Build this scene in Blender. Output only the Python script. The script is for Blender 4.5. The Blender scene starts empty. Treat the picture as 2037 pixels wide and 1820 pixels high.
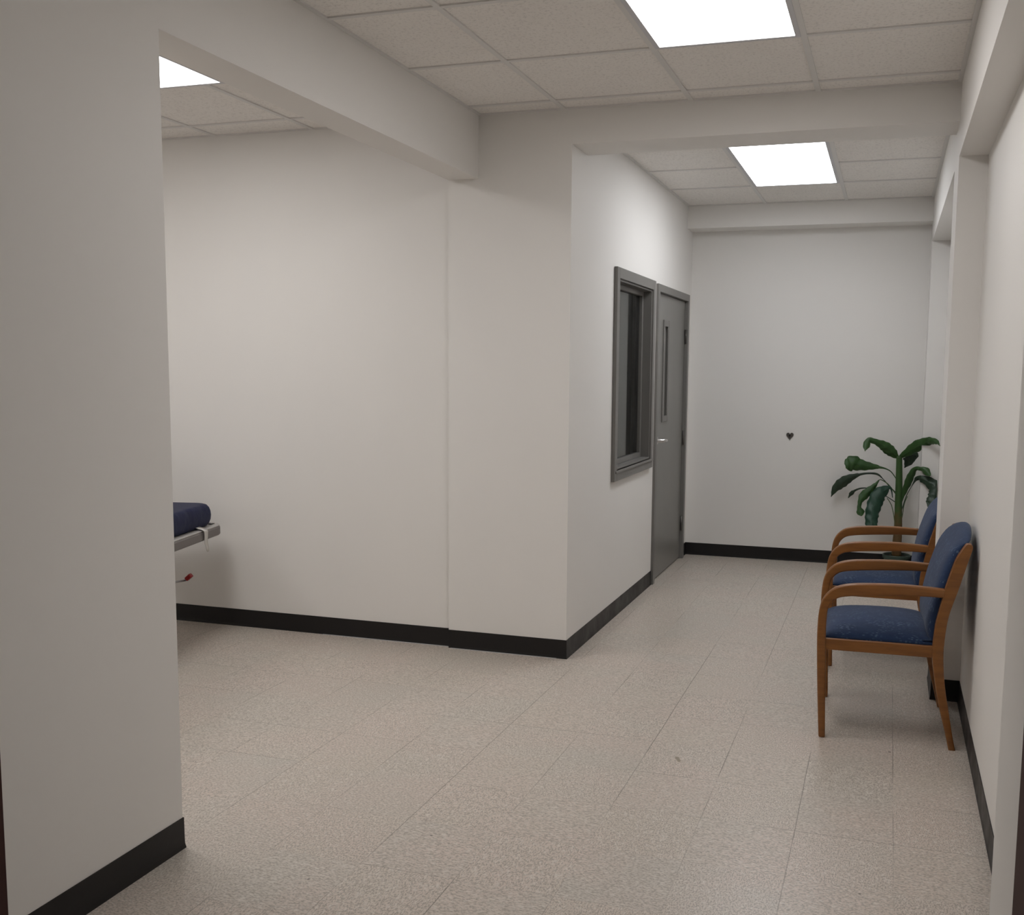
import bpy, bmesh, math, random
from mathutils import Vector, Matrix
C = bpy.context.scene.collection
PI = math.pi
random.seed(4)

# ------------------------------------------------------------------ measures of the place (metres)
XL, XLB = -2.017, -2.180      # face and back of the stub wall and header on the left
XC = -1.527                   # corridor's left wall
XR, XW = 0.238, 0.356         # right hand header face / recessed wall face
YO = 1.88                     # doorway the camera looks through
YA = 2.63                     # end of the stub wall
YB, YB2, YC = 5.094, 5.377, 5.121
YD, YE = 8.189, 8.4265
ZC, ZC2, ZL = 2.741, 2.725, 2.735
ZB, ZB2, ZD, ZR = 2.432, 2.574, 2.5585, 2.412
HB = 0.098

# ------------------------------------------------------------------ node helpers
def mat(name, color, rough=0.5, metal=0.0, spec=0.5):
    m = bpy.data.materials.new(name); m.use_nodes = True
    b = m.node_tree.nodes['Principled BSDF']
    b.inputs['Base Color'].default_value = (*color, 1)
    b.inputs['Roughness'].default_value = rough
    b.inputs['Metallic'].default_value = metal
    b.inputs['Specular IOR Level'].default_value = spec
    return m
def nd(m, kind, **kw):
    n = m.node_tree.nodes.new(kind)
    for k, v in kw.items(): setattr(n, k, v)
    return n
def lk(m, a, b): m.node_tree.links.new(a, b)
def bsdf(m): return m.node_tree.nodes['Principled BSDF']
def math_(m, op, a, b=None, c=None):
    n = nd(m, 'ShaderNodeMath', operation=op)
    for i, x in enumerate((a, b, c)):
        if x is None: continue
        if isinstance(x, (int, float)): n.inputs[i].default_value = x
        else: lk(m, x, n.inputs[i])
    return n.outputs[0]
def mix(m, fac, a, b, bt='MIX'):
    n = nd(m, 'ShaderNodeMix', data_type='RGBA', blend_type=bt)
    for s, x in ((n.inputs[0], fac), (n.inputs[6], a), (n.inputs[7], b)):
        if isinstance(x, (int, float)): s.default_value = x
        elif isinstance(x, tuple): s.default_value = (*x, 1) if len(x) == 3 else x
        else: lk(m, x, s)
    return n.outputs[2]
def noise(m, scale, detail=2, rough=0.5, vec=None, dim='3D'):
    n = nd(m, 'ShaderNodeTexNoise'); n.inputs['Scale'].default_value = scale
    n.inputs['Detail'].default_value = detail; n.inputs['Roughness'].default_value = rough
    if vec is not None: lk(m, vec, n.inputs['Vector'])
    return n.outputs['Fac']
def ramp(m, fac, stops):
    n = nd(m, 'ShaderNodeValToRGB'); lk(m, fac, n.inputs[0])
    e = n.color_ramp.elements
    while len(e) < len(stops): e.new(0.5)
    for i, (p, c) in enumerate(stops):
        e[i].position = p; e[i].color = (c, c, c, 1) if isinstance(c, (int, float)) else (*c, 1)
    return n.outputs[0]
def gpos(m): return nd(m, 'ShaderNodeNewGeometry').outputs['Position']
def opos(m): return nd(m, 'ShaderNodeTexCoord').outputs['Object']
def bump(m, h, strength, dist=0.002):
    n = nd(m, 'ShaderNodeBump'); n.inputs['Strength'].default_value = strength
    n.inputs['Distance'].default_value = dist; lk(m, h, n.inputs['Height'])
    lk(m, n.outputs[0], bsdf(m).inputs['Normal'])

# ------------------------------------------------------------------ materials
def wall_paint():
    m = mat('wall_paint', WALLC, 0.62, 0, 0.25)
    p = gpos(m)
    lk(m, mix(m, noise(m, 1.3, 1, 0.6, p), tuple(c*0.975 for c in WALLC), tuple(min(1, c*1.02) for c in WALLC)), bsdf(m).inputs['Base Color'])
    return m
WALLC = (0.835, 0.812, 0.778)
M_WALL = wall_paint()

def vct_floor():
    m = mat('vinyl_composition_tile', (0.5, 0.45, 0.4), 0.3, 0, 0.5)
    p = gpos(m)
    sp = nd(m, 'ShaderNodeSeparateXYZ'); lk(m, p, sp.inputs[0])
    # gentle wobble so that seams are not ruler straight
    w = math_(m, 'MULTIPLY', math_(m, 'SUBTRACT', noise(m, 1.7, 2, 0.5, p), 0.5), 0.006)
    u = math_(m, 'DIVIDE', math_(m, 'ADD', math_(m, 'SUBTRACT', sp.outputs[0], 0.0716 - 0.3048*40), w), 0.3048)
    v = math_(m, 'DIVIDE', math_(m, 'ADD', math_(m, 'SUBTRACT', sp.outputs[1], 2.718 - 0.3338*40), w), 0.3338)
    fu, fv = math_(m, 'FLOOR', u), math_(m, 'FLOOR', v)
    du = math_(m, 'ABSOLUTE', math_(m, 'SUBTRACT', math_(m, 'FRACT', math_(m, 'ADD', u, 0.5)), 0.5))
    dv = math_(m, 'ABSOLUTE', math_(m, 'SUBTRACT', math_(m, 'FRACT', math_(m, 'ADD', v, 0.5)), 0.5))
    cell = nd(m, 'ShaderNodeCombineXYZ'); lk(m, fu, cell.inputs[0]); lk(m, fv, cell.inputs[1])
    wn = nd(m, 'ShaderNodeTexWhiteNoise', noise_dimensions='3D'); lk(m, cell.outputs[0], wn.inputs['Vector'])
    rnd = wn.outputs['Value']
    # grain flows along or across, alternating between tiles
    par = math_(m, 'MODULO', math_(m, 'ADD', fu, fv), 2.0)
    def flow(sx, sy):
        mp = nd(m, 'ShaderNodeMapping'); mp.inputs['Scale'].default_value = (sx, sy, 1); lk(m, p, mp.inputs[0]); return mp.outputs[0]
    offs = nd(m, 'ShaderNodeVectorMath', operation='SCALE'); lk(m, wn.outputs['Color'], offs.inputs[0]); offs.inputs[3].default_value = 7.0
    def n2(sc, a, b, det):
        va = nd(m, 'ShaderNodeVectorMath', operation='ADD'); lk(m, flow(a, b), va.inputs[0]); lk(m, offs.outputs[0], va.inputs[1])
        vb = nd(m, 'ShaderNodeVectorMath', operation='ADD'); lk(m, flow(b, a), vb.inputs[0]); lk(m, offs.outputs[0], vb.inputs[1])
        mv = nd(m, 'ShaderNodeMix', data_type='VECTOR'); lk(m, par, mv.inputs[0]); lk(m, vb.outputs[0], mv.inputs[4]); lk(m, va.outputs[0], mv.inputs[5])
        return noise(m, sc, det, 0.65, mv.outputs[1])
    fine = n2(190, 0.6, 1.2, 2)
    med = n2(95, 0.6, 1.3, 1)
    base = mix(m, rnd, (0.640, 0.565, 0.485), (0.595, 0.550, 0.485))
    big = noise(m, 2.2, 3, 0.6, p)
    base = mix(m, ramp(m, big, [(0.38, 0.0), (0.62, 1.0)]), base, (0.655, 0.560, 0.490))
    c = mix(m, ramp(m, fine, [(0.40, 0.0), (0.54, 1.0)]), (0.385, 0.340, 0.288), base)
    c = mix(m, ramp(m, med, [(0.55, 0.0), (0.70, 0.55)]), c, (0.76, 0.715, 0.65))
    # seams: some tight and invisible, some dirty
    sv = nd(m, 'ShaderNodeCombineXYZ'); lk(m, math_(m, 'ROUND', u), sv.inputs[0]); lk(m, math_(m, 'MULTIPLY', v, 0.55), sv.inputs[1])
    sh = nd(m, 'ShaderNodeCombineXYZ'); lk(m, math_(m, 'MULTIPLY', u, 0.55), sh.inputs[0]); lk(m, math_(m, 'ROUND', v), sh.inputs[1]); sh.inputs[2].default_value = 5.3
    k1 = ramp(m, noise(m, 1.0, 2, 0.5, sv.outputs[0]), [(0.44, 0.04), (0.60, 0.8)])
    k2 = ramp(m, noise(m, 1.0, 2, 0.5, sh.outputs[0]), [(0.47, 0.02), (0.62, 0.7)])
    def seg(coord, run, at, a, b, k, soft=0.12):
        near = math_(m, 'LESS_THAN', math_(m, 'ABSOLUTE', math_(m, 'SUBTRACT', coord, at)), 0.05)
        up_ = nd(m, 'ShaderNodeMapRange'); lk(m, run, up_.inputs[0]); up_.inputs[1].default_value = a; up_.inputs[2].default_value = a+soft
        dn = nd(m, 'ShaderNodeMapRange'); lk(m, run, dn.inputs[0]); dn.inputs[1].default_value = b; dn.inputs[2].default_value = b-soft
        return math_(m, 'MULTIPLY', math_(m, 'MULTIPLY', near, math_(m, 'MULTIPLY', up_.outputs[0], dn.outputs[0])), k)
    X_, Y_ = sp.outputs[0], sp.outputs[1]
    for at, a, b, k in ((-1.4574, 2.75, 4.95, 0.75), (-1.1526, 2.0, 2.78, 0.95), (-0.8478, 3.80, 5.60, 0.95), (-0.5430, 5.35, 7.9, 0.7), (-0.5430, 3.70, 4.15, 0.9), (-0.2382, 3.2, 4.2, 0.8), (0.0666, 3.9, 4.6, 0.6), (-2.067, 2.75, 4.0, 0.6)):
        k1 = math_(m, 'MAXIMUM', k1, seg(X_, Y_, at, a, b, k))
    for at, a, b, k in ((3.719, -2.75, -1.45, 0.55), (2.718, -1.55, -1.10, 0.7), (3.385, -1.46, -1.15, 0.6), (4.053, -1.15, -0.84, 0.65), (5.388, -1.15, -0.55, 0.55), (2.384, -0.95, -0.40, 0.9), (3.719, -0.84, -0.54, 0.5), (4.387, -0.24, 0.05, 0.4), (3.385, -0.56, -0.22, 0.35)):
        k2 = math_(m, 'MAXIMUM', k2, seg(Y_, X_, at, a, b, k))
    def line(d, k, wd):
        return math_(m, 'MULTIPLY', math_(m, 'SUBTRACT', 1.0, math_(m, 'SMOOTH_MIN', math_(m, 'DIVIDE', d, wd), 1.0, 0.1)), k)
    s = math_(m, 'MAXIMUM', line(du, k1, 0.0080), line(dv, k2, 0.0070))
    s = math_(m, 'MULTIPLY', math_(m, 'MAXIMUM', s, 0.0), 0.85)
    c = mix(m, s, c, (0.10, 0.088, 0.072))
    # a few small dark specks
    for (px, py, pr_) in ((-1.330, 2.964, 0.0045), (-1.548, 2.580, 0.0040), (0.06, 4.245, 0.0060), (-0.02, 3.02, 0.0035), (-1.02, 4.10, 0.0030)):
        ddx = math_(m, 'SUBTRACT', sp.outputs[0], px); ddy = math_(m, 'SUBTRACT', sp.outputs[1], py)
        dd = math_(m, 'SQRT', math_(m, 'ADD', math_(m, 'MULTIPLY', ddx, ddx), math_(m, 'MULTIPLY', ddy, ddy)))
        c = mix(m, math_(m, 'MULTIPLY', math_(m, 'LESS_THAN', dd, pr_), 0.75), c, (0.08, 0.065, 0.05))
    # one brown scuff mark
    dx = math_(m, 'SUBTRACT', sp.outputs[0], -0.713); dy = math_(m, 'SUBTRACT', sp.outputs[1], 3.889)
    a1 = math_(m, 'ADD', math_(m, 'MULTIPLY', dx, 0.9), math_(m, 'MULTIPLY', dy, 0.43))
    a2 = math_(m, 'SUBTRACT', math_(m, 'MULTIPLY', dy, 0.9), math_(m, 'MULTIPLY', dx, 0.43))
    r = math_(m, 'SQRT', math_(m, 'ADD', math_(m, 'POWER', math_(m, 'DIVIDE', a1, 0.011), 2), math_(m, 'POWER', math_(m, 'DIVIDE', a2, 0.042), 2)))
    r = math_(m, 'ADD', r, math_(m, 'MULTIPLY', noise(m, 70, 2, 0.6, p), 0.9))
    sc = ramp(m, r, [(0.75, 0.75), (1.0, 0.0)])
    sc.node.color_ramp.elements[1].position = 1.0
    rr = math_(m, 'MULTIPLY', r, 0.7)
    sc = ramp(m, rr, [(0.72, 0.75), (0.95, 0.0)])
    c = mix(m, sc, c, (0.20, 0.155, 0.09))
    lk(m, c, bsdf(m).inputs['Base Color'])
    rg = math_(m, 'ADD', math_(m, 'MULTIPLY', big, 0.12), 0.27)
    lk(m, math_(m, 'ADD', rg, math_(m, 'MULTIPLY', s, 0.4)), bsdf(m).inputs['Roughness'])
    bump(m, noise(m, 6, 1, 0.5, p), 0.15, 0.002)
    return m
M_FLOOR = vct_floor()

def ceiling_tile():
    m = mat('mineral_fibre_tile', (0.66, 0.635, 0.60), 0.9, 0, 0.1)
    p = gpos(m)
    f = noise(m, 75, 3, 0.7, p)
    big = noise(m, 9, 1, 0.6, p)
    c = mix(m, ramp(m, f, [(0.36, 1.0), (0.47, 0.0)]), CEILC, tuple(x*0.84 for x in CEILC))
    c = mix(m, math_(m, 'MULTIPLY', big, 0.12), c, (0.62, 0.55, 0.5))
    lk(m, c, bsdf(m).inputs['Base Color'])
    return m
CEILC = (0.90, 0.87, 0.83)
M_TILE = ceiling_tile()
M_GRID = mat('painted_grid_bar', (0.74, 0.725, 0.70), 0.5)
M_RIM = mat('light_rim', (0.62, 0.62, 0.64), 0.45)

def emit(name, col, st):
    m = mat(name, (0.9, 0.9, 0.9), 0.5)
    bsdf(m).inputs['Emission Color'].default_value = (*col, 1)
    bsdf(m).inputs['Emission Strength'].default_value = st
    return m
LIGHTC = (1.0, 0.985, 0.985)
M_EMIT = emit('diffuser_main', LIGHTC, 5.2)
M_EMIT2 = emit('diffuser_corridor', (0.95, 0.975, 1.02), 6.4)
M_EMIT3 = emit('diffuser_left', LIGHTC, 5.4)
M_EMIT4 = emit('diffuser_lobby_added', LIGHTC, 2.2)
M_EMIT5 = emit('diffuser_left_dimmer', LIGHTC, 4.2)

M_BASE = mat('black_vinyl_cove', (0.011, 0.0095, 0.0095), 0.45, 0, 0.35)
lk(M_BASE, ramp(M_BASE, noise(M_BASE, 8, 3, 0.6, gpos(M_BASE)), [(0.3, 0.36), (0.7, 0.52)]), bsdf(M_BASE).inputs['Roughness'])
def grey_paint(name, c, r):
    m = mat(name, c, r)
    lk(m, mix(m, noise(m, 5, 3, 0.6, gpos(m)), tuple(x*0.93 for x in c), tuple(x*1.05 for x in c)), bsdf(m).inputs['Base Color'])
    return m
M_GREY = grey_paint('grey_frame_paint', (0.180, 0.172, 0.160), 0.42)
M_DOOR = grey_paint('grey_door_paint', (0.205, 0.200, 0.184), 0.38)
M_BROWN = mat('dark_brown_frame', (0.062, 0.030, 0.027), 0.65, 0, 0.12)
M_STEEL = mat('brushed_steel', (0.62, 0.61, 0.60), 0.28, 1.0)
M_DARKSTEEL = mat('tarnished_metal', (0.13, 0.12, 0.11), 0.4, 0.8)
M_BLACK = mat('black_hole', (0.01, 0.01, 0.01), 0.6)
def glass(name, col, r=0.03):
    m = mat(name, col, r)
    b = bsdf(m); b.inputs['Transmission Weight'].default_value = 1.0; b.inputs['IOR'].default_value = 1.25
    return m
M_GLASS = glass('window_glass', (0.55, 0.6, 0.62))

def wood():
    m = mat('oiled_oak', (0.33, 0.13, 0.04), 0.36, 0, 0.5)
    mp = nd(m, 'ShaderNodeMapping'); mp.inputs['Scale'].default_value = (0.5, 9, 5); lk(m, opos(m), mp.inputs[0])
    a = noise(m, 9, 4, 0.65, mp.outputs[0]); b = noise(m, 3, 2, 0.5, opos(m))
    c = mix(m, ramp(m, a, [(0.32, 0.0), (0.68, 1.0)]), (0.185, 0.068, 0.015), (0.290, 0.115, 0.026))
    c = mix(m, math_(m, 'MULTIPLY', b, 0.3), c, (0.22, 0.085, 0.020))
    lk(m, c, bsdf(m).inputs['Base Color']); bump(m, a, 0.08, 0.001)
    return m
M_WOOD = wood()
def fabric():
    m = mat('blue_patterned_fabric', (0.05, 0.09, 0.19), 0.85, 0, 0.25)
    p = opos(m)
    n = nd(m, 'ShaderNodeTexVoronoi'); n.inputs['Scale'].default_value = 62; n.distance = 'CHEBYCHEV'
    mp = nd(m, 'ShaderNodeMapping'); mp.inputs['Scale'].default_value = (1.0, 2.6, 1.0); lk(m, p, mp.inputs[0]); lk(m, mp.outputs[0], n.inputs['Vector'])
    k = noise(m, 16, 2, 0.5, p)
    dash = math_(m, 'MULTIPLY', math_(m, 'LESS_THAN', n.outputs['Distance'], 0.26), ramp(m, k, [(0.44, 0.0), (0.60, 0.5)]))
    c = mix(m, noise(m, 26, 3, 0.6, p), (0.014, 0.029, 0.076), (0.027, 0.053, 0.122))
    c = mix(m, dash, c, (0.13, 0.20, 0.30))
    lk(m, c, bsdf(m).inputs['Base Color'])
    bsdf(m).inputs['Sheen Weight'].default_value = 0.12
    bump(m, noise(m, 500, 2, 0.5, p), 0.3, 0.001)
    return m
M_FABRIC = fabric()

def leafmat(name, a, b, r=0.5):
    m = mat(name, a, r, 0, 0.5)
    p = gpos(m)
    n = noise(m, 14, 3, 0.6, p)
    w = nd(m, 'ShaderNodeTexWave'); w.inputs['Scale'].default_value = 40; w.inputs['Distortion'].default_value = 2.0; lk(m, p, w.inputs['Vector'])
    c = mix(m, n, a, b)
    c = mix(m, math_(m, 'MULTIPLY', w.outputs['Fac'], 0.18), c, tuple(x*0.55 for x in a))
    lk(m, c, bsdf(m).inputs['Base Color'])
    bump(m, w.outputs['Fac'], 0.15, 0.002)
    return m
M_LEAF = leafmat('leaf_green', (0.016, 0.058, 0.010), (0.036, 0.100, 0.018))
M_LEAFD = leafmat('leaf_dark', (0.016, 0.035, 0.018), (0.030, 0.055, 0.030), 0.5)
M_LEAFT = leafmat('leaf_teal', (0.008, 0.040, 0.022), (0.014, 0.062, 0.034))
M_STEM = mat('stem_green', (0.05, 0.10, 0.02), 0.5)
def trunkmat():
    m = mat('trunk_sheath', (0.05, 0.10, 0.02), 0.55)
    sp = nd(m, 'ShaderNodeSeparateXYZ'); lk(m, gpos(m), sp.inputs[0])
    t = math_(m, 'ADD', sp.outputs[2], math_(m, 'MULTIPLY', math_(m, 'SUBTRACT', noise(m, 25, 3, 0.6, gpos(m)), 0.5), 0.25))
    c = mix(m, ramp(m, t, [(0.34, 0.0), (0.48, 1.0)]), (0.11, 0.060, 0.018), (0.035, 0.085, 0.018))
    lk(m, c, bsdf(m).inputs['Base Color'])
    return m
M_TRUNK = trunkmat()
M_POT = mat('green_plastic_pot', (0.045, 0.070, 0.055), 0.4)
M_SOIL = mat('potting_soil', (0.02, 0.014, 0.01), 0.95)
bump(M_SOIL, noise(M_SOIL, 90, 4, 0.7, gpos(M_SOIL)), 1.0, 0.01)
def vinyl():
    m = mat('navy_vinyl', (0.014, 0.020, 0.060), 0.55, 0, 0.2)
    n = noise(m, 7, 3, 0.5, gpos(m))
    lk(m, mix(m, n, (0.006, 0.010, 0.044), (0.010, 0.016, 0.062)), bsdf(m).inputs['Base Color'])
    bump(m, n, 0.5, 0.02)
    return m
M_VINYL = vinyl()
M_PLASTIC = mat('light_grey_plastic', (0.50, 0.48, 0.46), 0.4)
M_RAIL = mat('grey_bumper', (0.19, 0.172, 0.168), 0.5)
M_WEB = mat('white_webbing', (0.68, 0.66, 0.62), 0.8)
M_RED = mat('red_plastic', (0.32, 0.012, 0.012), 0.4)
M_CHROME = mat('gurney_steel', (0.45, 0.45, 0.46), 0.3, 0.9)
M_RUBBER = mat('black_rubber', (0.015, 0.015, 0.015), 0.6)

# ------------------------------------------------------------------ mesh helpers
def link(name, bm, m, parent=None, smooth=False, bevel=0, seg=2, subsurf=0, loc=None):
    bmesh.ops.recalc_face_normals(bm, faces=bm.faces)
    me = bpy.data.meshes.new(name); bm.to_mesh(me); bm.free()
    o = bpy.data.objects.new(name, me); C.objects.link(o)
    for mm in (m if isinstance(m, (list, tuple)) else [m]): me.materials.append(mm)
    if smooth or bevel:
        for p in me.polygons: p.use_smooth = smooth
    if bevel:
        b = o.modifiers.new('bevel', 'BEVEL'); b.width = bevel; b.segments = seg; b.limit_method = 'ANGLE'; b.angle_limit = 0.6
    if subsurf:
        s = o.modifiers.new('sub', 'SUBSURF'); s.levels = subsurf; s.render_levels = subsurf
    if parent is not None: o.parent = parent
    return o
def box(bm, x0, x1, y0, y1, z0, z1, mi=0):
    vs = [bm.verts.new((x, y, z)) for x in (x0, x1) for y in (y0, y1) for z in (z0, z1)]
    for f in ((0,1,3,2), (4,6,7,5), (0,4,5,1), (2,3,7,6), (0,2,6,4), (1,5,7,3)):
        fc = bm.faces.new([vs[i] for i in f]); fc.material_index = mi
    return vs
def boxes(*L):
    bm = bmesh.new()
    for b in L: box(bm, *b)
    return bm
def rounded_poly(w, h, r, n=6, cx=0, cy=0):
    pts = []
    for (sx, sy, a0) in ((1, 1, 0), (-1, 1, 90), (-1, -1, 180), (1, -1, 270)):
        for i in range(n+1):
            a = math.radians(a0 + 90*i/n)
            pts.append((cx + sx*(w/2-r) + r*math.cos(a), cy + sy*(h/2-r) + r*math.sin(a)))
    return pts
def loft(bm, rings, cap=True, closed=False, mi=0):
    R = [[bm.verts.new(p) for p in r] for r in rings]
    n = len(R[0])
    pairs = list(zip(R, R[1:])) + ([(R[-1], R[0])] if closed else [])
    for a, b in pairs:
        for i in range(n):
            f = bm.faces.new((a[i], a[(i+1) % n], b[(i+1) % n], b[i])); f.material_index = mi
    if cap and not closed:
        bm.faces.new(R[0][::-1]).material_index = mi; bm.faces.new(R[-1]).material_index = mi
    return R
def tube(bm, pts, rad, n=10, mi=0):
    pts = [Vector(p) for p in pts]
    rad = rad if isinstance(rad, (list, tuple)) else [rad]*len(pts)
    rings = []
    up = None
    for i, p in enumerate(pts):
        t = (pts[min(i+1, len(pts)-1)] - pts[max(i-1, 0)]).normalized()
        if up is None:
            up = Vector((0, 0, 1)) if abs(t.z) < 0.9 else Vector((1, 0, 0))
        a = t.cross(up).normalized(); b = a.cross(t).normalized(); up = b
        rings.append([p + a*rad[i]*math.cos(2*PI*k/n) + b*rad[i]*math.sin(2*PI*k/n) for k in range(n)])
    loft(bm, rings, True, False, mi)
def lathe(bm, prof, n=32, c=(0, 0, 0), mi=0):
    rings = [[(c[0]+max(r, 1e-4)*math.cos(2*PI*k/n), c[1]+max(r, 1e-4)*math.sin(2*PI*k/n), c[2]+z) for k in range(n)] for r, z in prof]
    loft(bm, rings, True, False, mi)
def catmull(pts, sub=5):
    P = [tuple(p) for p in pts]; P = [P[0]] + P + [P[-1]]
    out = []
    for i in range(1, len(P)-2):
        for s in range(sub):
            t = s/sub
            out.append(tuple(0.5*((2*b) + (-a+c)*t + (2*a-5*b+4*c-d)*t*t + (-a+3*b-3*c+d)*t**3) for a, b, c, d in zip(P[i-1], P[i], P[i+1], P[i+2])))
    out.append(P[-2])
    return out
def empty(name, loc, rz=0):
    o = bpy.data.objects.new(name, None); C.objects.link(o); o.location = loc; o.rotation_euler = (0, 0, rz)
    o.empty_display_size = 0.1
    return o
def tag(o, label=None, cat=None, group=None, kind=None):
    if label: o['label'] = label
    if cat: o['category'] = cat
    if group: o['group'] = group
    if kind: o['kind'] = kind
    return o
def struct(name, bm, m, label=None, cat=None, **kw):
    o = link(name, bm, m, **kw); return tag(o, label, cat, kind='structure')
def copy_tree(o, parent=None):
    c = o.copy(); C.objects.link(c); c.parent = parent
    for ch in list(o.children): copy_tree(ch, c)
    return c

# ================================================================== THE SETTING
T = 0.12
struct('floor', boxes((-6.4, 1.6, -3.1, YE+0.1, -0.1, 0)), M_FLOOR, 'beige speckled vinyl tile floor with thin dark seams', 'floor')

# stub wall on the left with its header carrying on over the wide opening
struct('wall_left', boxes((XLB, XL, 1.95, YA, 0, ZC+0.02), (XLB, XL, YA, YB, ZB, ZC+0.02)), M_WALL,
       'cream wall at left edge continuing as a deep header over the wide opening', 'wall')
# wall of the side room, seen through the opening
struct('wall_back', boxes((-6.4, XLB, YC, YC+T, 0, ZL+0.05)), M_WALL, 'cream wall seen through the opening behind the stretcher', 'wall')
# pier at the corner of the corridor and the header across the corridor mouth
struct('wall_middle', boxes((XLB-0.001, XC, YB, YB2, 0, ZC+0.05), (XC, XR, YB, YB2, ZB2, ZC+0.05)), M_WALL,
       'cream pier at the corridor corner with the header crossing the corridor', 'wall')

# corridor's left wall with the openings of window and door
WY0, WY1, WZ0, WZ1 = 5.995, 6.965, 0.872, 2.030      # hole of the window
DY0, DY1, DZ1 = 7.150, 8.232, 2.030                  # hole of the door
xa, xb = XC-0.13, XC
struct('wall_corridor_left', boxes(
    (xa, xb, YB2, WY0, 0, ZC2+0.05), (xa, xb, WY0, WY1, 0, WZ0), (xa, xb, WY0, WY1, WZ1, ZC2+0.05),
    (xa, xb, WY1, DY0, 0, ZC2+0.05), (xa, xb, DY0, DY1, DZ1, ZC2+0.05), (xa, xb, DY1, YE, 0, ZC2+0.05)), M_WALL,
    'corridor wall holding the grey framed window and grey door', 'wall')
struct('wall_far', boxes((xa, XR, YE, YE+T, 0, ZC2+0.05), (XC, XR, YD, YE, ZD, ZC2+0.05), (XR, XW+T, YE, YE+T, 0, ZC2+0.05)), M_WALL,
       'cream wall at the corridor end with a header along its top', 'wall')
# right side: recessed wall, long header in front of it, three pilasters
struct('wall_right', boxes(
    (XW, XW+T, YO-0.13, YE, 0, ZC+0.05), (XR, XW, YO-0.13, YE, ZR, ZC+0.05),
    (XR, XW, 5.022, 5.375, 0, ZR), (XR, XW, 8.135, YE, 0, ZR), (XR, XW, YO-0.13, 2.222, 0, ZR)), M_WALL,
    'right hand cream wall with shallow recesses, pilasters and a long header', 'wall')
# wall the camera looks through, and the lobby behind it
struct('wall_front', boxes((-6.4, XL, YO-0.13, YO, 0, ZC+0.05), (XL, XR, YO-0.13, YO, 2.26, ZC+0.05)), M_WALL)
struct('wall_lobby', boxes((-3.0, -2.88, -3.1, YO-0.13, 0, ZC+0.05), (1.4, 1.52, -3.1, YO-0.13, 0, ZC+0.05), (-3.0, 1.52, -3.2, -3.08, 0, ZC+0.05),
       (XW+T, 1.52, YO-0.13, YO, 0, ZC+0.05)), M_WALL)
struct('wall_side', boxes((-6.4, -6.28, YO, YC, 0, ZC+0.05)), M_WALL)
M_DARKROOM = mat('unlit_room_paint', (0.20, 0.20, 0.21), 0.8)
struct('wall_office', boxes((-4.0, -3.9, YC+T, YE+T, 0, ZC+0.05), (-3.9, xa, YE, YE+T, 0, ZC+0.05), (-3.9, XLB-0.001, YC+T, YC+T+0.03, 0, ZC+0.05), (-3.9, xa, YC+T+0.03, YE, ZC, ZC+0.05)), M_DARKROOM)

# ---- ceilings: lay-in tiles between T-bars
def ceiling(name, x0, x1, y0, y1, z, xs, ys, holes, label=None):
    bm = bmesh.new()
    ex = sorted({x0, x1} | {x for x in xs if x0+.02 < x < x1-.02})
    ey = sorted({y0, y1} | {y for y in ys if y0+.02 < y < y1-.02})
    for a, b in zip(ex, ex[1:]):
        for c, d in zip(ey, ey[1:]):
            mx, my = (a+b)/2, (c+d)/2
            if any(h[0]-.01 < mx < h[1]+.01 and h[2]-.01 < my < h[3]+.01 for h in holes): continue
            box(bm, a, b, c, d, z+0.004, z+0.03, 0)
    w = 0.012
    def inhole_x(x, c, d): return any(h[0]+.02 < x < h[1]-.02 and h[2]-.01 < (c+d)/2 < h[3]+.01 for h in holes)
    def inhole_y(y, a, b): return any(h[2]+.02 < y < h[3]-.02 and h[0]-.01 < (a+b)/2 < h[1]+.01 for h in holes)
    for x in ex[1:-1]:
        for c, d in zip(ey, ey[1:]):
            if not inhole_x(x, c, d): box(bm, x-w, x+w, c, d, z-0.002, z+0.006, 1)
    for y in ey[1:-1]:
        for a, b in zip(ex, ex[1:]):
            if not inhole_y(y, a, b): box(bm, a+(w if a != ex[0] else 0), b-(w if b != ex[-1] else 0), y-w, y+w, z-0.0015, z+0.006, 1)
    # wall angle
    box(bm, x0, x0+0.018, y0, y1, z-0.0022, z+0.006, 1); box(bm, x1-0.018, x1, y0, y1, z-0.0022, z+0.006, 1)
    box(bm, x0, x1, y0, y0+0.018, z-0.0021, z+0.006, 1); box(bm, x0, x1, y1-0.018, y1, z-0.0021, z+0.006, 1)
    box(bm, x0-0.05, x1+0.05, y0-0.05, y1+0.05, z+0.05, z+0.08, 0)
    return tag(link(name, bm, [M_TILE, M_GRID]), label, 'ceiling' if label else None, kind='structure')
RP = 0.6836
cols = [-0.369 + 0.60*k for k in range(-6, 3)]
cols = [-2.75, -2.169, -1.568, -0.947, -0.369, 0.231]
ceiling('ceiling', XL, XR, YO, YB, ZC, [-1.568, -0.947, -0.369], [4.925-RP*k + (0 if k == 0 else 0.013) for k in range(0, 5)], [(-0.947, -0.369, 4.2542-2*RP, 4.2542+.02)],
        'speckled white lay-in tile ceiling of the near room')
ceiling('ceiling_corridor', XC, XR, YB2, YD, ZC2, [-0.947, -0.365], [7.4287-0.6956*k for k in range(0, 3)], [(-0.947, -0.365, 7.4287-2*0.6956, 7.4287)],
        'lay-in tile ceiling of the corridor beyond the header')
ceiling('ceiling_side', -6.28, XLB, YO, YC, ZL, [-2.972-0.604*k for k in range(0, 6)], [4.880-0.6966*k for k in range(0, 5)],
        [(-3.576, -2.972, 4.183-2*0.6966, 4.183), (-5.388, -4.784, 4.183-2*0.6966, 4.183)],
        'lay-in tile ceiling of the side room seen over the stretcher')
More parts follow.
